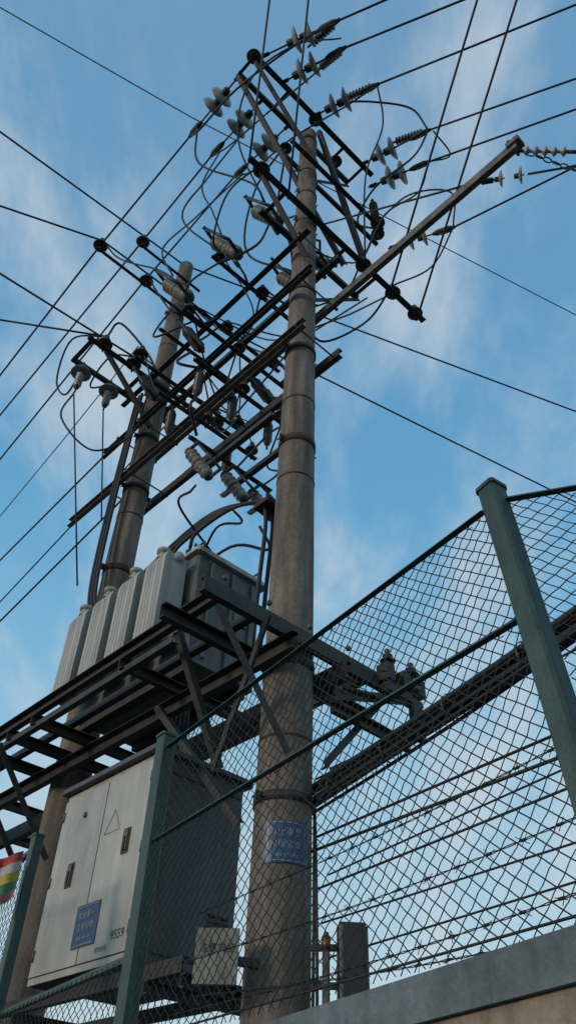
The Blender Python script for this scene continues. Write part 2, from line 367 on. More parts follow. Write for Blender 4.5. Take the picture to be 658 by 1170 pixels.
# fittings at the end of the long channel
composite(P(-2.25,.2,6.6),P(-2.62,.5,6.45),5,r=.04,m=M_PORC)
string(P(-1.9,.28,6.7),P(-2.45,.62,6.62),2,.14,clamp=False,name="guy_insulator_string",m=M_PORC,s=.55,gap=.16)
mb=MB(); p0=P(-2.28,.22,6.62); p1=P(-2.62,.7,6.3)
for i in range(9):
    c=p0.lerp(p1,(i+.5)/9); d=(p1-p0).normalized(); sd=d.cross(Z).normalized() if i%2 else Z
    pts=[c+d*.036*math.cos(t)+sd*.018*math.sin(t) for t in [2*math.pi*j/10 for j in range(11)]]
    mb.tube(pts,.006,M_STEEL,5,cap=False)
mb.obj("steel_chain")
mb=MB(); mb.box(P(-2.28,.19,6.64),A*.06,B*.05,Z*.03,M_STEELL); mb.tube([P(-2.25,.14,6.68),P(-2.25,.3,6.68)],.014,M_STEEL,8); mb.obj("channel_end_bracket",fr)
wire([P(.0,.2,8.4),P(-1.9,.28,6.72)],.011,name="stay_wire")
wire([P(-2.45,.62,6.62),P(-3.4,1.2,6.6)],.009,name="stay_wire",ext1=8)
XW=[[(1.62,-3.61,10.8),(1.01,-1.17,10.8),(-.86,5.0,10.8)],
    [(2.38,-2.9,9.8),(2.5,-.05,10.3),(-.12,5.84,9.8)],
    [(2.78,-2.455,9.1),(2.36,-1.29,9.22),(2.3,.6,9.22),(.88,6.21,9.1)],
    [(2.72,-2.13,7.9),(2.36,-.46,7.58),(2.3,.8,7.58)],
    [(3.28,-1.82,7.9),(2.36,-.86,7.6)]]
for i,w in enumerate(XW):
    wire([P(*q) for q in w],[.008,.014,.014,.013,.013][i],ext0=25,ext1=(25 if i<3 else 0))
for a,b,c in [((-2.48,.01,9.5),(-.1,1.25,8.05),.013),((-2.76,.30,9.5),(-.1,1.74,8.05),.013),((-.87,-1.45,10.),(-.1,-.9,8.1),.012),((-1.17,-1.15,10.),(-.1,-.35,8.1),.012)]:
    wire([P(*b),P(*a)],c,ext1=14)
for w,r in [([(2.9,.06,6.),(5.3,.02,5.5)],.012),([(3.2,-.06,7.),(6.2,.06,7.)],.012),([(2.5,-.4,8.),(4.46,-.22,8.),(6.59,-.05,8.)],.007),([(2.6,.3,7.3),(6.3,.4,6.75)],.010)]:
    wire([P(*q) for q in w],r,ext1=25)
wire([P(.1,1.1,8.05),P(.5,.4,6.9),P(1.2,.2,6.1)],.010)
wire([P(-.1,1.25,8.05),P(.0,.7,7.2),P(.3,.25,6.7)],.010)
# ------------------------------------------------------------ jumpers
def jumper(pts,r=.010,name="jumper_cable"):
    mb=MB(); mb.tube(smooth_pts([P(*q) for q in pts],7),r,M_CABLE,6); return mb.obj(name)
J=[[(1.2,-1.03,10.78),(.9,-1.05,10.45),(.2,-1.05,10.35),(-.6,-.85,10.5),(-1.1,-.6,10.8)],
   [(1.2,-.66,10.78),(.8,-.66,10.4),(.1,-.6,10.3),(-.6,-.45,10.5),(-.95,-.33,10.8)],
   [(1.2,-.25,10.78),(.8,-.22,10.4),(.1,-.2,10.2),(-.6,.1,10.5),(-.95,.27,10.8)],
   [(-1.05,1.15,10.75),(-.8,1.1,10.3),(-.3,.9,9.9),(.1,1.0,9.7),(.1,1.4,10.03)],
   [(-.9,1.27,10.25),(-.7,1.25,9.7),(-.3,1.05,9.4),(-.12,.8,8.28)],
   [(-.85,1.66,9.15),(-.5,1.6,8.6),(-.12,1.3,8.28)],
   [(1.0,-1.05,10.6),(.9,-.95,9.6),(.4,-.5,9.0),(.33,-.33,8.65)],
   [(1.0,-.66,10.55),(1.0,-.8,9.4),(.8,-.7,8.6),(.7,-.6,8.1)],
   [(1.0,-.25,10.55),(1.4,-.6,9.4),(1.4,-.9,8.3),(1.2,-.8,7.6)],
   [(.25,-.3,8.1),(.3,-.4,7.6),(.6,-.6,7.4),(.65,-.6,7.65)],
   [(.55,-.55,7.5),(.8,-.8,7.0),(.95,-.66,6.95)],
   [(1.1,-.75,7.0),(1.3,-.8,6.6),(.95,-.6,6.7)],
   [(.5,.3,7.7),(.6,.5,7.2),(.95,.68,6.95)],
   [(.65,0,7.65),(.9,.1,7.3),(.95,0,6.95)],
   [(.65,.62,7.65),(1.0,.9,7.2),(1.25,.72,7.65)],
   [(.95,-.55,6.25),(.9,-.7,5.9),(.8,-.5,5.9)],
   [(.95,.35,6.2),(.7,.5,5.9),(.6,.2,5.4),(.9,.1,5.1)],
   [(.95,.65,6.2),(1.2,.7,5.8),(.9,.6,5.4),(.9,.42,5.1)],
   [(.8,-.5,5.46),(.7,-.6,5.2),(.85,-.4,5.1)],
   [(.9,-.3,4.6),(.8,-.4,4.4),(1.1,-.3,4.5),(1.2,.22,4.28)],
   [(.9,.1,4.6),(.75,.1,4.35),(1.1,.1,4.5),(1.5,.22,4.28)],
   [(.9,.42,4.6),(.8,.45,4.3),(1.2,.35,4.5),(1.8,.22,4.28)],
   [(2.36,-.86,7.6),(2.6,-1.15,7.5),(2.8,-1.1,7.0),(2.7,-.98,6.75),(2.6,-.93,7.2)],
   [(2.36,-.46,7.6),(2.5,-.7,7.5),(2.7,-.75,7.1),(2.6,-.56,7.2)],
   [(2.36,-.86,7.6),(2.2,-.8,7.75),(2.0,-.4,7.2),(1.9,-.5,6.7),(1.75,-.5,6.7)],
   [(2.3,-.46,7.6),(2.1,-.3,7.3),(1.9,-.1,6.9),(1.75,.68,6.95)],
   [(2.6,-.93,6.76),(2.7,-.95,6.4),(2.5,-.6,6.0),(2.2,-.35,6.2),(1.75,-.5,6.25)],
   [(2.36,-.585,9.24),(2.2,-.5,8.8),(2.0,-.2,8.2),(1.7,-.1,7.6),(1.25,0,7.65)],
   [(2.36,-1.29,9.24),(2.1,-1.1,8.7),(1.6,-.8,8.2),(1.25,-.72,7.65)],
   [(2.5,-.0,9.8),(2.2,.2,9.0),(1.7,.5,8.2),(1.25,.72,7.65)],
   [(.14,-.25,10.03),(.6,-.3,9.4),(.9,-.1,8.6),(.5,.3,8.15)],
   [(.6,-.65,10.3),(.7,-.9,9.0),(.9,-1.0,8.2),(.65,-.6,7.65)],
   [(.1,1.4,10.03),(.3,1.2,9.2),(.4,.6,8.8),(.3,.45,8.55)],
   [(.2,-.2,9.9),(.5,.0,9.2),(.35,.1,8.3),(.5,.3,8.1)],
   [(-1.0,-.45,10.75),(-.7,-.9,10.2),(-.2,-1.1,9.8),(.2,-.9,9.2),(.3,-.35,8.6)],
   [(-.95,.27,10.8),(-.8,.5,10.2),(-.4,.6,9.6),(-.15,.8,8.28)],
   [(-1.05,1.15,10.75),(-1.0,.9,11.1),(-.7,.5,11.15),(-.42,.12,10.98)],
   [(-1.1,1.18,10.7),(-1.1,1.5,10.5),(-.9,1.27,10.25)],
   [(-.85,1.66,9.15),(-1.0,1.5,9.6),(-.6,1.2,9.7),(-.2,1.0,9.25)],
   [(-.12,1.3,8.28),(.2,1.2,7.8),(.6,.9,7.5),(.65,.62,7.65)],
   [(-.12,.8,8.28),(.1,.7,7.7),(.4,.3,7.3),(.65,0,7.65)],
   [(-.12,-.75,8.28),(.2,-.9,7.9),(.5,-.8,7.5),(.65,-.6,7.65)]]
for i,j in enumerate(J): jumper(j,.011 if i%3 else .014)
PT=[(.65,-.6,7.65),(.65,0,7.65),(.65,.62,7.65),(1.25,-.72,7.65),(1.25,.02,7.65),(1.25,.72,7.65),(.95,-.66,6.95),(.95,0,6.95),(.95,.68,6.95),(1.75,-.68,6.95),(1.75,.68,6.95),(.8,.5,6.15),(1.35,.6,6.15),(1.35,0,6.15),(.8,0,6.15),(.8,-.5,5.92),(1.35,-.4,5.92),(2.36,.8,7.6)]
rr=random.Random(21)
for i in range(20):
    p,q=rr.sample(PT,2)
    if abs(p[2]-q[2])>1.2: continue
    m=[(p[k]+q[k])/2+(rr.uniform(-.2,.2) if k<2 else -rr.uniform(.1,.45)) for k in range(3)]
    jumper([p,m,q],rr.choice((.008,.010)))
wire([P(2.6,-.93,6.7),P(2.55,-.35,4.4)],.008,name="drop_wire"); wire([P(2.6,-.56,6.75),P(2.5,-.3,5.2)],.008,name="drop_wire")
for dx in (0,.05,-.05): jumper([(2.42+dx,-.26,7.1),(2.5+dx,-.24,5.6),(2.45+dx,-.24,4.4),(2.3+dx,-.2,3.9)],.018,name="riser_cable")
# ------------------------------------------------------------ transformer platform
pf=empty("transformer_platform",P(1.25,0,2.75)); mb=MB()
for b,s_ in ((-.63,-1),(.6,1)): mb.chan(P(-.1,b,2.8),P(4.4,b,2.8),.10,.05,M_STEEL,side=s_)
mb.ang(P(-.1,-.4,2.76),P(4.4,-.4,2.76),.05,M_STEEL); mb.ang(P(.3,-.68,2.62),P(4.6,-.68,2.62),.045,M_STEEL)
mb.obj("deck_beams",pf); mb=MB()
for b,s_ in ((-.2,-1),(.2,1)): mb.chan(P(-.3,b,2.58),P(4.4,b,2.58),.12,.055,M_STEEL,side=s_)
mb.obj("pole_clamp_beams",pf); mb=MB()
for a in (-.22,.2): mb.chan(P(a,-.86,2.70),P(a,.95,2.70),.10,.05,M_STEEL,side=1 if a>0 else -1)
for a in (.85,1.95,2.3,2.72,3.5,4.2): mb.chan(P(a,-.7,2.69),P(a,.66,2.69),.08,.045,M_STEEL)
mb.obj("cross_beams",pf); mb=MB()
for sgn in (-1,1):
    for a in (-.2,2.3,2.7):
        mb.ang(P(a,sgn*.14,1.95),P(a,sgn*.72,2.63),.045,M_STEEL,up=A)
mb.ang(P(.25,-.1,1.7),P(.95,-.3,2.6),.045,M_STEEL,up=B)
mb.ang(P(.35,-.62,2.75),P(.35,-.2,2.0),.045,M_STEEL,up=A); mb.ang(P(2.8,-.15,1.9),P(3.6,-.5,2.65),.05,M_STEEL,up=B)
mb.ang(P(3.3,-.66,2.66),P(4.3,-.5,1.6),.05,M_STEEL,up=B); mb.ang(P(-.28,-.45,2.66),P(.3,-.3,1.95),.04,M_STEEL,up=B)
mb.obj("braces",pf); mb=MB()
for b in (.62,.78,.93):
    mb.box(P(-.26,b,2.74),B*.035,A*.05,Z*.06,M_STEEL)
mb.box(P(-.28,.88,2.5),B*.05,A*.02,Z*.14,M_STEEL)
mb.box(P(-.28,.7,2.62),B*.12,A*.03,Z*.03,M_STEEL)
mb.tube([P(-.28,.2,2.45),P(-.28,.95,2.62)],.014,M_STEEL,8)
mb.ang(P(-.26,.15,2.38),P(-.26,.85,2.62),.05,M_STEEL,up=A)
mb.chan(P(-.24,.12,2.3),P(-.24,.8,2.3),.07,.04,M_STEEL); mb.ang(P(-.24,.14,1.9),P(-.24,.7,2.28),.04,M_STEEL,up=A)
for i in range(6): mb.lathe(P(-.32,-.8+i*.33,2.7),-A,[(.018,0),(.018,.02),(0,.02)],M_STEELL,6)
mb.obj("end_fittings",pf)
for b in (.66,.9): pin(P(-.25,b,2.82),s=.42)
# ------------------------------------------------------------ transformer
tr=empty("distribution_transformer",P(1.45,0,2.87)); mb=MB()
def abox(mb,a0,a1,b0,b1,h0,h1,m): mb.box(P((a0+a1)/2,(b0+b1)/2,(h0+h1)/2),A*(a1-a0)/2,B*(b1-b0)/2,Z*(h1-h0)/2,m)
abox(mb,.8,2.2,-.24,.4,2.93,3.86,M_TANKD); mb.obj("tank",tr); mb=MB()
abox(mb,.76,2.24,-.28,.44,3.86,3.89,M_TANK); abox(mb,.78,2.22,-.26,.42,3.893,3.92,M_TANK)
for i in range(14):
    for b in (-.265,.425): mb.lathe(P(.82+i*.105,b,3.92),Z,[(.014,0),(.014,.018),(0,.018)],M_STEELL,6)
for b in (-.2,.36): mb.tube([P(.8,b,3.92),P(.8,b,3.99),P(.88,b,3.99),P(.88,b,3.92)],.01,M_STEEL,6)
mb.obj("lid",tr); mb=MB()
abox(mb,.85,2.15,-.2,-.12,2.865,2.93,M_STEEL); abox(mb,.85,2.15,.28,.36,2.865,2.93,M_STEEL)
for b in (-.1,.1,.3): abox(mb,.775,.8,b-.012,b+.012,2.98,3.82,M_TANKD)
abox(mb,.79,.8,.15,.27,3.4,3.5,M_PLATE)
mb.obj("skids_and_stiffeners",tr)
for g in range(4):
    mb=MB(); a0=.86+g*.36; tp=3.78
    for k in range(6):
        a=a0+.02+k*.042
        pr=[(-.2,3.08),(-.18,3.02),(0,3.02),(0,tp),(-.18,tp),(-.2,tp-.06)]
        th_=.0188
        vs=[P(a+s_*th_,-.29+u,w) for s_ in (-1,1) for u,w in pr]; n=6
        fs=[[i,(i+1)%n,n+(i+1)%n,n+i] for i in range(n)]+[list(range(n))[::-1],list(range(n,2*n))]
        mb.add(vs,fs,M_TANK)
    mb.tube([P(a0-.03,-.38,tp-.02),P(a0+.27,-.38,tp-.02)],.04,M_TANK,12); mb.tube([P(a0-.03,-.38,3.06),P(a0+.27,-.38,3.06)],.035,M_TANK,12)
    mb.tube([P(a0+.12,-.38,tp-.02),P(a0+.12,-.24,tp-.02)],.03,M_TANK,10)
    mb.lathe(P(a0+.13,-.43,tp),Z,[(.05,0),(.05,.02),(.035,.024),(.035,.06),(.055,.063),(.055,.09),(0,.095)],M_TANK,16)
    mb.obj("radiator_%d"%(g+1),tr)
mb=MB()
for a in (1.2,1.5,1.8): ribs(mb,P(a,.22,3.92),P(a,.22,4.26),5,.03,.06,M_PORCD)
for a in (1.15,1.4,1.65,1.9):
    ribs(mb,P(a,-.1,3.92),P(a,-.1,4.1),3,.03,.05,M_PORC); mb.lathe(P(a,-.1,4.1),Z,[(.03,0),(.03,.05),(.012,.06),(.012,.12),(0,.12)],M_BLACK,10)
mb.obj("bushings",tr); mb=MB()
mb.tube([P(2.0,.1,4.04),P(2.0,.34,4.04)],.08,M_TANK,18); mb.tube([P(2.0,.2,3.92),P(2.0,.2,4.0)],.03,M_TANK,8)
mb.obj("conservator",tr)
for i in range(4):
    jumper([(1.15+i*.25,-.1,4.2),(1.15+i*.22,-.06,4.38),(.8+i*.08,.0,4.46+.035*i),(.45,.02+i*.04,4.34+.02*i),(.29,-.04+.07*i,4.15)],.018,name="low_voltage_cable")
    jumper([(.29,-.04+.07*i,4.15),(.27,-.04+.07*i,3.9),(.3,-.04+.07*i,3.4),(.33,-.04+.07*i,2.75)],.018,name="low_voltage_cable")
mb=MB(); abox(mb,.2,.36,-.1,.22,4.12,4.16,M_RUST)
for i in range(4): mb.lathe(P(.28,-.04+i*.07,4.16),Z,[(.02,0),(.02,.05),(.01,.06),(.01,.1),(0,.1)],M_RUST,8)
mb.bar(P(.3,.05,4.12),P(.12,.03,3.95),.03,.03,M_RUST)
mb.obj("terminal_bracket")
# ------------------------------------------------------------ control cabinet
cb=empty("electrical_cabinet",P(1.09,-.1,1.0)); mb=MB()
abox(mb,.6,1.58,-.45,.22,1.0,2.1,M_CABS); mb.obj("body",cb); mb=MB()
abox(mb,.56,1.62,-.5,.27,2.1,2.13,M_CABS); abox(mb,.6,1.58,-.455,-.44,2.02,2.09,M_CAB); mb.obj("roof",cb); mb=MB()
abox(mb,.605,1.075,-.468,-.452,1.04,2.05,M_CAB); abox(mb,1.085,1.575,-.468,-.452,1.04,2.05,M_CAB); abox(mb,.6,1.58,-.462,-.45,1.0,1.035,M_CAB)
mb.obj("doors",cb); mb=MB()
for a,h in ((.78,1.62),(1.34,1.55)):
    abox(mb,a-.032,a+.032,-.474,-.468,h-.07,h+.07,M_STEEL); abox(mb,a-.022,a+.022,-.482,-.474,h-.055,h+.055,M_STEELL); abox(mb,a-.009,a+.009,-.49,-.482,h-.05,h+.02,M_BLACK)
for h in (1.15,1.55,1.95):
    for a in (.615,1.565): mb.tube([P(a,-.472,h-.03),P(a,-.472,h+.03)],.008,M_STEELL,8)
mb.lathe(P(1.3,-.469,1.9),-B,[(.018,0),(.018,.006),(0,.006)],M_BLACK,12)
mb.obj("handles_and_hinges",cb); mb=MB()
for i in range(7):
    h=1.12+i*.03
    abox(mb,.588,.6,.02,.16,h,h+.012,M_STEEL)
abox(mb,.592,.6,-.4,.18,1.05,1.06,M_STEEL); abox(mb,.592,.6,-.4,.18,2.0,2.01,M_STEEL)
mb.obj("louvres",cb); mb=MB()
abox(mb,.93,1.16,-.4735,-.469,1.12,1.34,M_BLUE)
abox(mb,.945,1.145,-.4755,-.474,1.13,1.134,M_WHITE);abox(mb,.945,1.145,-.4755,-.474,1.326,1.33,M_WHITE)
text_to(mb,"安全第一",.042,P(1.045,-.4765,1.28),-A,Z,M_WHITE); text_to(mb,"注意用电",.042,P(1.045,-.4765,1.22),-A,Z,M_WHITE); text_to(mb,"客服 4000-100",.022,P(1.045,-.4765,1.165),-A,Z,M_WHITE)
text_to(mb,"9559",.065,P(.72,-.4705,1.13),-A,Z,M_BLACK); text_to(mb,"服务热线",.028,P(.86,-.4705,1.08),-A,Z,M_BLACK)
mb.obj("markings",cb); mb=MB()
mb.tube([P(1.03,-.4705,1.71),P(.87,-.4705,1.71),P(.95,-.4705,1.84),P(1.03,-.4705,1.71)],.0014,M_STEELL,4)
mb.obj("triangle_mark",cb); mb=MB()
mb.chan(P(.2,-.42,.93),P(2.35,-.42,.93),.07,.04,M_STEEL); mb.chan(P(.2,.2,.93),P(2.35,.2,.93),.07,.04,M_STEEL)
for a in (.45,1.7): mb.chan(P(a,-.45,.86),P(a,.25,.86),.06,.035,M_STEEL)
for a in (0,2.5): mb.chan(P(a+.2*(1 if a==0 else -1),-.42,.86),P(a+.2*(1 if a==0 else -1),.24,.86),.06,.035,M_STEEL)
mb.obj("support_frame",cb)
for i in range(4): jumper([(1.0+.05*i,-.05,2.13),(1.0+.06*i,-.02,2.4),(1.1+.05*i,.05,2.9)],.02,name="conduit_cable")
# ------------------------------------------------------------ small boxes near pole foot
mb=MB(); c=Vector((-.235,4.07,.94+EYE))
mb.box(c,Vector((.1,-.01,0)),Vector((0,.02,0)),Z*.115,M_PLATE)
text_to(mb,"注意安全",.042,c+Vector((0,-.0225,.03)),Vector((1,-.1,0)),Z,M_BLACK)
mb.bar(c+Vector((.0,.03,0)),c+Vector((.22,.12,0)),.02,.04,M_STEEL)
mb.obj("notice_plate")
mb=MB(); c=Vector((.40,4.2,.95+EYE))
mb.prof(c-Z*.17,c+Z*.17,[(.075*math.copysign(abs(math.cos(t))**.5,math.cos(t)),.055*math.copysign(abs(math.sin(t))**.5,math.sin(t))) for t in [2*math.pi*(j+.5)/24 for j in range(24)]],(0,1,0),M_BLACK)
mb.box(c+Z*.178,Vector((.062,0,0)),Vector((0,.042,0)),Z*.008,M_BLACK); mb.box(c-Vector((0,.058,0)),Vector((.05,0,0)),Vector((0,.003,0)),Z*.13,M_BLACK)
for z_ in (.08,-.08): mb.bar(c+Vector((-.2,.02,z_)),c+Vector((-.07,0,z_)),.02,.03,M_STEEL)
mb.obj("meter_box")
mb=MB(); mb.tube([Vector((.27,4.14,0.)),Vector((.27,4.14,2.6))],.018,M_STEELL,12); mb.tube([Vector((.27,4.14,2.6)),Vector((.27,4.14,2.66))],.021,M_BRASS,12); mb.tube([Vector((.27,4.14,2.66)),Vector((.272,4.14,2.68))],.012,M_BRASS,8)
mb.obj("conduit_pipe")
mb=MB()
for i in range(2): mb.tube(smooth_pts([Vector((.215+.02*i,4.2,0.)),Vector((.215+.02*i,4.21,2.2)),Vector((.215+.01*i,4.24,3.0)),P(-.06,.18,1.8)]),.009,M_CABLE,6)
mb.obj("service_cable")
# ------------------------------------------------------------ aerial cable bundle
cbn=empty("aerial_cable_bundle",P(-.08,.2,1.8)); mb=MB()
dirn=(P(-2.03,-.35,1.8)-P(-.08,.15,1.8)).normalized()
for i in range(15):
    oy=random.uniform(-.04,.04); oz=random.uniform(-.07,.07); pts=[]
    for k in range(26):
        t=k*.35-.15
        w=.01*math.sin(k*.9+i); q=P(-.02,.17,1.8)+dirn*t+B*(oy+w)+Z*(oz*(.7+.3*math.sin(k*.5+i))+w)
        q.z+= .004*t*t
        pts.append(q)
    mb.tube(pts,random.choice((.009,.012,.016)),M_CABLE,6)
mb.obj("twisted_cables",cbn); mb=MB()
for k in range(10):
    t=k*.5+.3; c=P(-.02,.17,1.8)+dirn*t; c.z+=.004*t*t
    mb.lathe(c-dirn*.006,dirn,[(.066,0),(.069,.002),(.069,.01),(.066,.012)],M_BLACK,12)
mb.obj("cable_ties",cbn)
for h0,h1,r,bb in ((1.5,1.5,.008,.1),(1.35,1.42,.006,.2),(1.95,2.0,.006,.2),(1.2,1.22,.005,.25),(1.45,1.56,.005,.3),(1.62,1.66,.007,.2),(1.05,1.1,.005,.3)):
    wire([P(-.05,bb,h0),P(-1.74,bb-.1,h1)],r,name="service_line",ext1=12)
# ------------------------------------------------------------ fence and wall
def V(x,y,h): return Vector((x,y,h+EYE))
P0=V(-1.24,4.31,0);P1=V(-.46,3.10,0);P2t=V(.55,1.55,0);P2b=V(.62,1.45,0)
dF=(P2t-P1).normalized()
PL=P0-dF*2.2; P3=V(2.35,.98,0)
def up(p,h): return Vector((p.x,p.y,p.z+h))
fe=empty("chain_link_fence",V(-.1,2.5,.4))
def post(mb,pb,pt,d,w=.066):
    mb.bar(pb,pt,w,w,M_GREEN,up=d); dd=(pt-pb).normalized()
    mb.bar(pt,pt+dd*.012,w*1.14,w*1.14,M_GREEN,up=d)
mb=MB(); post(mb,up(P0,.3),up(P0,1.52),dF,.055); post(mb,up(P1,.3),up(P1,1.52),dF,.064); post(mb,up(P2b,.3),up(P2t,1.52),dF,.058); post(mb,up(PL,.3),up(PL,1.5),dF); post(mb,up(P3,.3),up(P3,1.56),dF)
mb.obj("posts",fe)
d3=(P3-P2t).normalized()
def lp(f,h):
    t=(h-.4)/(1.5-.4); q=P2b.lerp(P2t,t); p=P1.lerp(q,f); p.z=h+EYE; return p
mb=MB()
mb.ang(lp(0.02,1.46),lp(.98,1.46),.02,M_GREEN,t=.003); mb.ang(lp(.02,1.085),lp(.98,1.085),.02,M_GREEN,t=.003); mb.tube([lp(.02,.45),lp(.98,.45)],.003,M_MESH,6)
mb.ang(up(P2t,1.47)+d3*.03,up(P3,1.5)-d3*.03,.02,M_GREEN,t=.003); mb.tube([up(P2b,.45)+d3*.03,up(P3,.45)-d3*.03],.003,M_MESH,6)
mb.ang(up(P1,.7)-dF*.04,up(P0,.7)+dF*.04,.022,M_GREEN,t=.003); mb.tube([up(P1,.45)-dF*.04,up(P0,.45)+dF*.04],.003,M_MESH,6)
mb.ang(up(P0,1.46)-dF*.03,up(PL,1.46)+dF*.03,.025,M_GREEN,t=.003)
for f in [i/12+.03 for i in range(12)]:
    for hh in (1.465,1.09):
        c=lp(f,hh); mb.tube([c+Z*.012+dF*.006,c-Vector((.01,.01,0))+Z*.004,c-Z*.012-dF*.006,c+Vector((.01,.01,0))],.0016,M_MESH,4)
mb.obj("rails",fe)
def panel(name,c00,c10,c11,c01,cw=.047,ch=.042,r=.0016):
    mb=MB(); L=(c10-c00).length; H=(c01-c00).length
    nrm=(c10-c00).cross(Z).normalized()
    def q(u,v,o):
        a=c00.lerp(c10,u/L); b=c01.lerp(c11,u/L); p=a.lerp(b,v/H)
        e=math.sin(math.pi*min(1,max(0,v/H)))
        bulge=e*(.014*math.sin(u*3.1+v*2)+.006*math.sin(u*9+v*3))
        sag=e*(.006*math.sin(u*5.3+1)+.004*math.sin(u*13+v*4))
        return p+nrm*(o+bulge)+Z*sag
    sl=ch/cw
    for sgn in (1,-1):
        n=int((L+H/sl)/cw)+2
        for i in range(n):
            u0=i*cw-(H/sl if sgn>0 else 0)
            lo,hi=0.,H
            if sgn>0: lo=max(lo,-u0*sl); hi=min(hi,(L-u0)*sl)
            else: lo=max(lo,(u0-L)*sl); hi=min(hi,u0*sl)
            if hi-lo<.01: continue
            k=max(2,int((hi-lo)/(ch/2))); pts=[]; off=random.uniform(-.0016,.0016)
            for j in range(k+1):
                v=lo+(hi-lo)*j/k
                pts.append(q(min(L,max(0,u0+sgn*v/sl+off+random.uniform(-.0012,.0012))),v,.0022*sgn*(1 if j%2 else -1)))
            mb.tube(pts,r,M_MESH,4,cap=False)
    return mb.obj(name,fe)
panel("mesh_panel_1",lp(.02,.43),lp(.98,.43),lp(.98,1.47),lp(.02,1.47))
panel("mesh_panel_2",up(P2b,.43)+d3*.03,up(P3,.43),up(P3,1.49),up(P2t,1.48)+d3*.03)
panel("mesh_panel_3",up(P0,.42),up(P1,.42),up(P1,.71),up(P0,.71))
panel("mesh_panel_4",up(PL,.42),up(P0,.42),up(P0,1.47),up(PL,1.47))
wl=empty("boundary_wall",V(0,2.4,-EYE)); mb=MB(); nF=Vector((-dF.y,dF.x,0))
if nF.dot(Vector((0,1,0)))<0: nF=-nF
Wp=[PL,P0,P1,P2b+dF*.02,P3]
hs=[.32,.34,.36,.42,.42]
def wallseg(mb,p,q,h0,h1,off0,off1,z0,z1,m,n):
    vs=[]
    for pt,h in ((p,h0),(q,h1)):
        for o,z in ((off0,z0),(off1,z0),(off1,z1),(off0,z1)):
            w=pt+n*o; zz=z if z<-.9 else h+z
            vs.append(Vector((w.x,w.y,zz+EYE)))
    mb.add(vs,[[0,1,2,3],[4,7,6,5],[0,4,5,1],[1,5,6,2],[2,6,7,3],[3,7,4,0]],m)
for i in range(4):
    d=(Wp[i+1]-Wp[i]).normalized(); n=Vector((-d.y,d.x,0)); n=n if n.y>0 else -n
    wallseg(mb,Wp[i],Wp[i+1]+d*(.04 if i==2 else 0),hs[i],hs[i+1],-.05,.16,-1.6,-.085,M_WALL,n)
mb.obj("render_body",wl); mb=MB()
for i in range(4):
    d=(Wp[i+1]-Wp[i]).normalized(); n=Vector((-d.y,d.x,0)); n=n if n.y>0 else -n
    wallseg(mb,Wp[i],Wp[i+1]+d*(.06 if i==2 else 0),hs[i],hs[i+1],-.065,.19,-.083,0,M_COPE,n)
mb.obj("coping",wl)
mb=MB()
for h0,h1,off in ((.55,.62,.16),(.72,.78,.2),(.88,.98,.22),(.62,.5,.25)):
    p=P1+nF*off; q=P2b+dF*.9+nF*off; p=Vector((p.x,p.y,h0+EYE)); q=Vector((q.x,q.y,h1+EYE)); L=(q-p).length
    for ph_ in (0,math.pi):
        pts=[]
        for k in range(120):
            t=k/119; c=p.lerp(q,t); c.z-=.05*math.sin(t*math.pi); pts.append(c+nF*.002*math.cos(k*1.3+ph_)+Z*.002*math.sin(k*1.3+ph_))
        mb.tube(pts,.0013,M_BARB,4)
    for k in range(int(L/.11)):
        c=p.lerp(q,(k+.5)*.11/L); c.z-=.05*math.sin((k+.5)*.11/L*math.pi)
        for j in range(2):
            v=Vector((random.uniform(-1,1),random.uniform(-1,1),random.uniform(-1,1))).normalized()*.018
            c2=c+dF*.006*j; mb.tube([c2-v,c2+v],.0011,M_BARB,4)
        mb.tube([c-dF*.006,c+dF*.01],.004,M_BARB,5)
mb.obj("barbed_wire")
# striped cloth hung on the fence
mb=MB(); c=V(-1.42,4.26,1.36); n=14
for s_ in range(5):
    vs=[];fs=[]
    for i in range(n+1):
        for j in (0,1):
            x=i/n*.24; z=-(s_+j)*.046-.012*math.sin(i*.6+(s_+j)*.3)-.06+x*.5
            vs.append(c+Vector((x-.08,-.02+.02*math.sin(i*.9+(s_+j)*.5)-x*.2,z)))
    for i in range(n): fs.append([2*i,2*i+1,2*i+3,2*i+2])
    mb.add(vs,fs,M_FLAGS[s_],True)
mb.obj("striped_cloth_banner")
mb=MB(); g=3000
mb.add([(-g,-g,0),(g,-g,0),(g,g,0),(-g,g,0)],[[0,1,2,3]],M_GROUND); mb.obj("ground",origin=(0,0,0))
# ------------------------------------------------------------ world
SUN_EL=math.radians(14); SUN_AZ=math.radians(-125)
w=bpy.data.worlds.new("World"); S.world=w; w.use_nodes=True; nt=w.node_tree; nt.nodes.clear(); lk=nt.links.new
o=nt.nodes.new("ShaderNodeOutputWorld"); bg=nt.nodes.new("ShaderNodeBackground"); bg.inputs[1].default_value=.12
sk=nt.nodes.new("ShaderNodeTexSky"); sk.sky_type='NISHITA'; sk.sun_disc=False; sk.sun_elevation=SUN_EL; sk.sun_rotation=SUN_AZ%(2*math.pi)
tc=nt.nodes.new("ShaderNodeTexCoord"); sep=nt.nodes.new("ShaderNodeSeparateXYZ"); lk(tc.outputs["Generated"],sep.inputs[0])
gr=nt.nodes.new("ShaderNodeValToRGB"); e=gr.color_ramp; e.interpolation='B_SPLINE'
def q5(c): return (c[0]/8,c[1]/8,c[2]/8,1)
e.elements[0].position=.0; e.elements[0].color=q5((4.9,5.9,6.3)); e.elements[1].position=1.; e.elements[1].color=q5((1.45,2.9,4.6))
for p_,c_ in ((.2,(4.2,5.7,6.4)),(.42,(2.3,4.7,6.4)),(.64,(.95,3.2,5.5)),(.85,(1.1,2.85,4.8))):
    x=e.elements.new(p_); x.color=q5(c_)
lk(sep.outputs[2],gr.inputs[0])
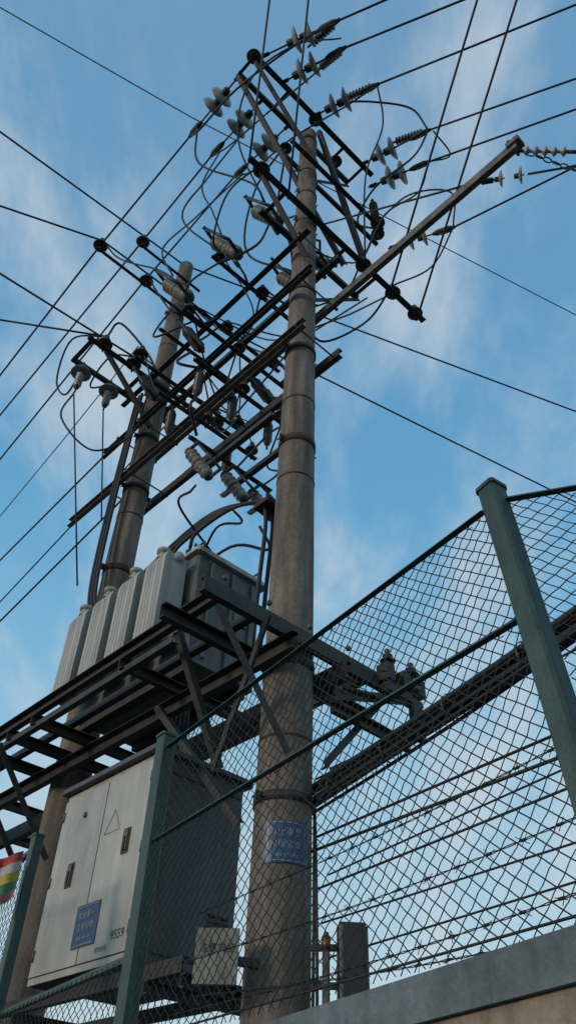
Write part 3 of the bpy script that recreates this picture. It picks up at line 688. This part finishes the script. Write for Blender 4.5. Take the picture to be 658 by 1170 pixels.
g8=nt.nodes.new("ShaderNodeVectorMath"); g8.operation='SCALE'; g8.inputs[3].default_value=8.; lk(gr.outputs[0],g8.inputs[0])
mA=nt.nodes.new("ShaderNodeMixRGB"); mA.inputs[0].default_value=.88; lk(sk.outputs[0],mA.inputs[1]); lk(g8.outputs[0],mA.inputs[2])
ad=nt.nodes.new("ShaderNodeMath"); ad.operation='ADD'; ad.inputs[1].default_value=.35; lk(sep.outputs[2],ad.inputs[0])
mx=nt.nodes.new("ShaderNodeMath"); mx.operation='MAXIMUM'; mx.inputs[1].default_value=.1; lk(ad.outputs[0],mx.inputs[0])
vd=nt.nodes.new("ShaderNodeVectorMath"); vd.operation='DIVIDE'; cmb=nt.nodes.new("ShaderNodeCombineXYZ")
for i in range(3): lk(mx.outputs[0],cmb.inputs[i])
lk(tc.outputs["Generated"],vd.inputs[0]); lk(cmb.outputs[0],vd.inputs[1])
mp=nt.nodes.new("ShaderNodeMapping"); mp.inputs["Scale"].default_value=(2.1,1.0,1.0); mp.inputs["Rotation"].default_value=(0,0,-.35); mp.inputs["Location"].default_value=(3.1,1.7,0)
lk(vd.outputs[0],mp.inputs[0])
nz=nt.nodes.new("ShaderNodeTexNoise"); nz.inputs["Scale"].default_value=2.8; nz.inputs["Detail"].default_value=8; nz.inputs["Roughness"].default_value=.58; nz.inputs["Distortion"].default_value=.2
lk(mp.outputs[0],nz.inputs["Vector"])
cr=nt.nodes.new("ShaderNodeValToRGB"); cr.color_ramp.interpolation='EASE'; cr.color_ramp.elements[0].position=.42; cr.color_ramp.elements[0].color=(0,0,0,1); cr.color_ramp.elements[1].position=.74; cr.color_ramp.elements[1].color=(.8,.8,.8,1)
lk(nz.outputs["Fac"],cr.inputs[0])
mix=nt.nodes.new("ShaderNodeMixRGB"); mix.inputs[2].default_value=(4.7,5.4,5.9,1)
lk(cr.outputs[0],mix.inputs[0]); lk(mA.outputs[0],mix.inputs[1]); lk(mix.outputs[0],bg.inputs[0]); lk(bg.outputs[0],o.inputs[0])
sd=bpy.data.lights.new("sun","SUN"); sd.energy=1.3; sd.angle=math.radians(12); sd.color=(1,.83,.66); so=bpy.data.objects.new("sun",sd); S.collection.objects.link(so)
dirs=Vector((math.sin(SUN_AZ)*math.cos(SUN_EL),math.cos(SUN_AZ)*math.cos(SUN_EL),math.sin(SUN_EL)))
so.rotation_euler=dirs.to_track_quat('Z','Y').to_euler(); so.location=(-10,-10,20)
# ------------------------------------------------------------ camera
th=math.radians(42.3); r=math.atan(45/1000)
Rv=Vector((1,0,0)); U0=Vector((0,-math.sin(th),math.cos(th))); F=Vector((0,math.cos(th),math.sin(th)))
X=Rv*math.cos(r)+U0*math.sin(r); Y=-Rv*math.sin(r)+U0*math.cos(r)
cd=bpy.data.cameras.new("camera"); cd.sensor_fit='VERTICAL'; cd.sensor_height=36; cd.lens=36*911/1170; cd.clip_end=8000; cd.clip_start=.05
co=bpy.data.objects.new("camera",cd); S.collection.objects.link(co)
M=Matrix((X,Y,-F)).transposed().to_4x4(); M.translation=Vector((0,0,EYE)); co.matrix_world=M
S.camera=co
S.view_settings.view_transform='Standard'; S.view_settings.look='None'; S.view_settings.exposure=0
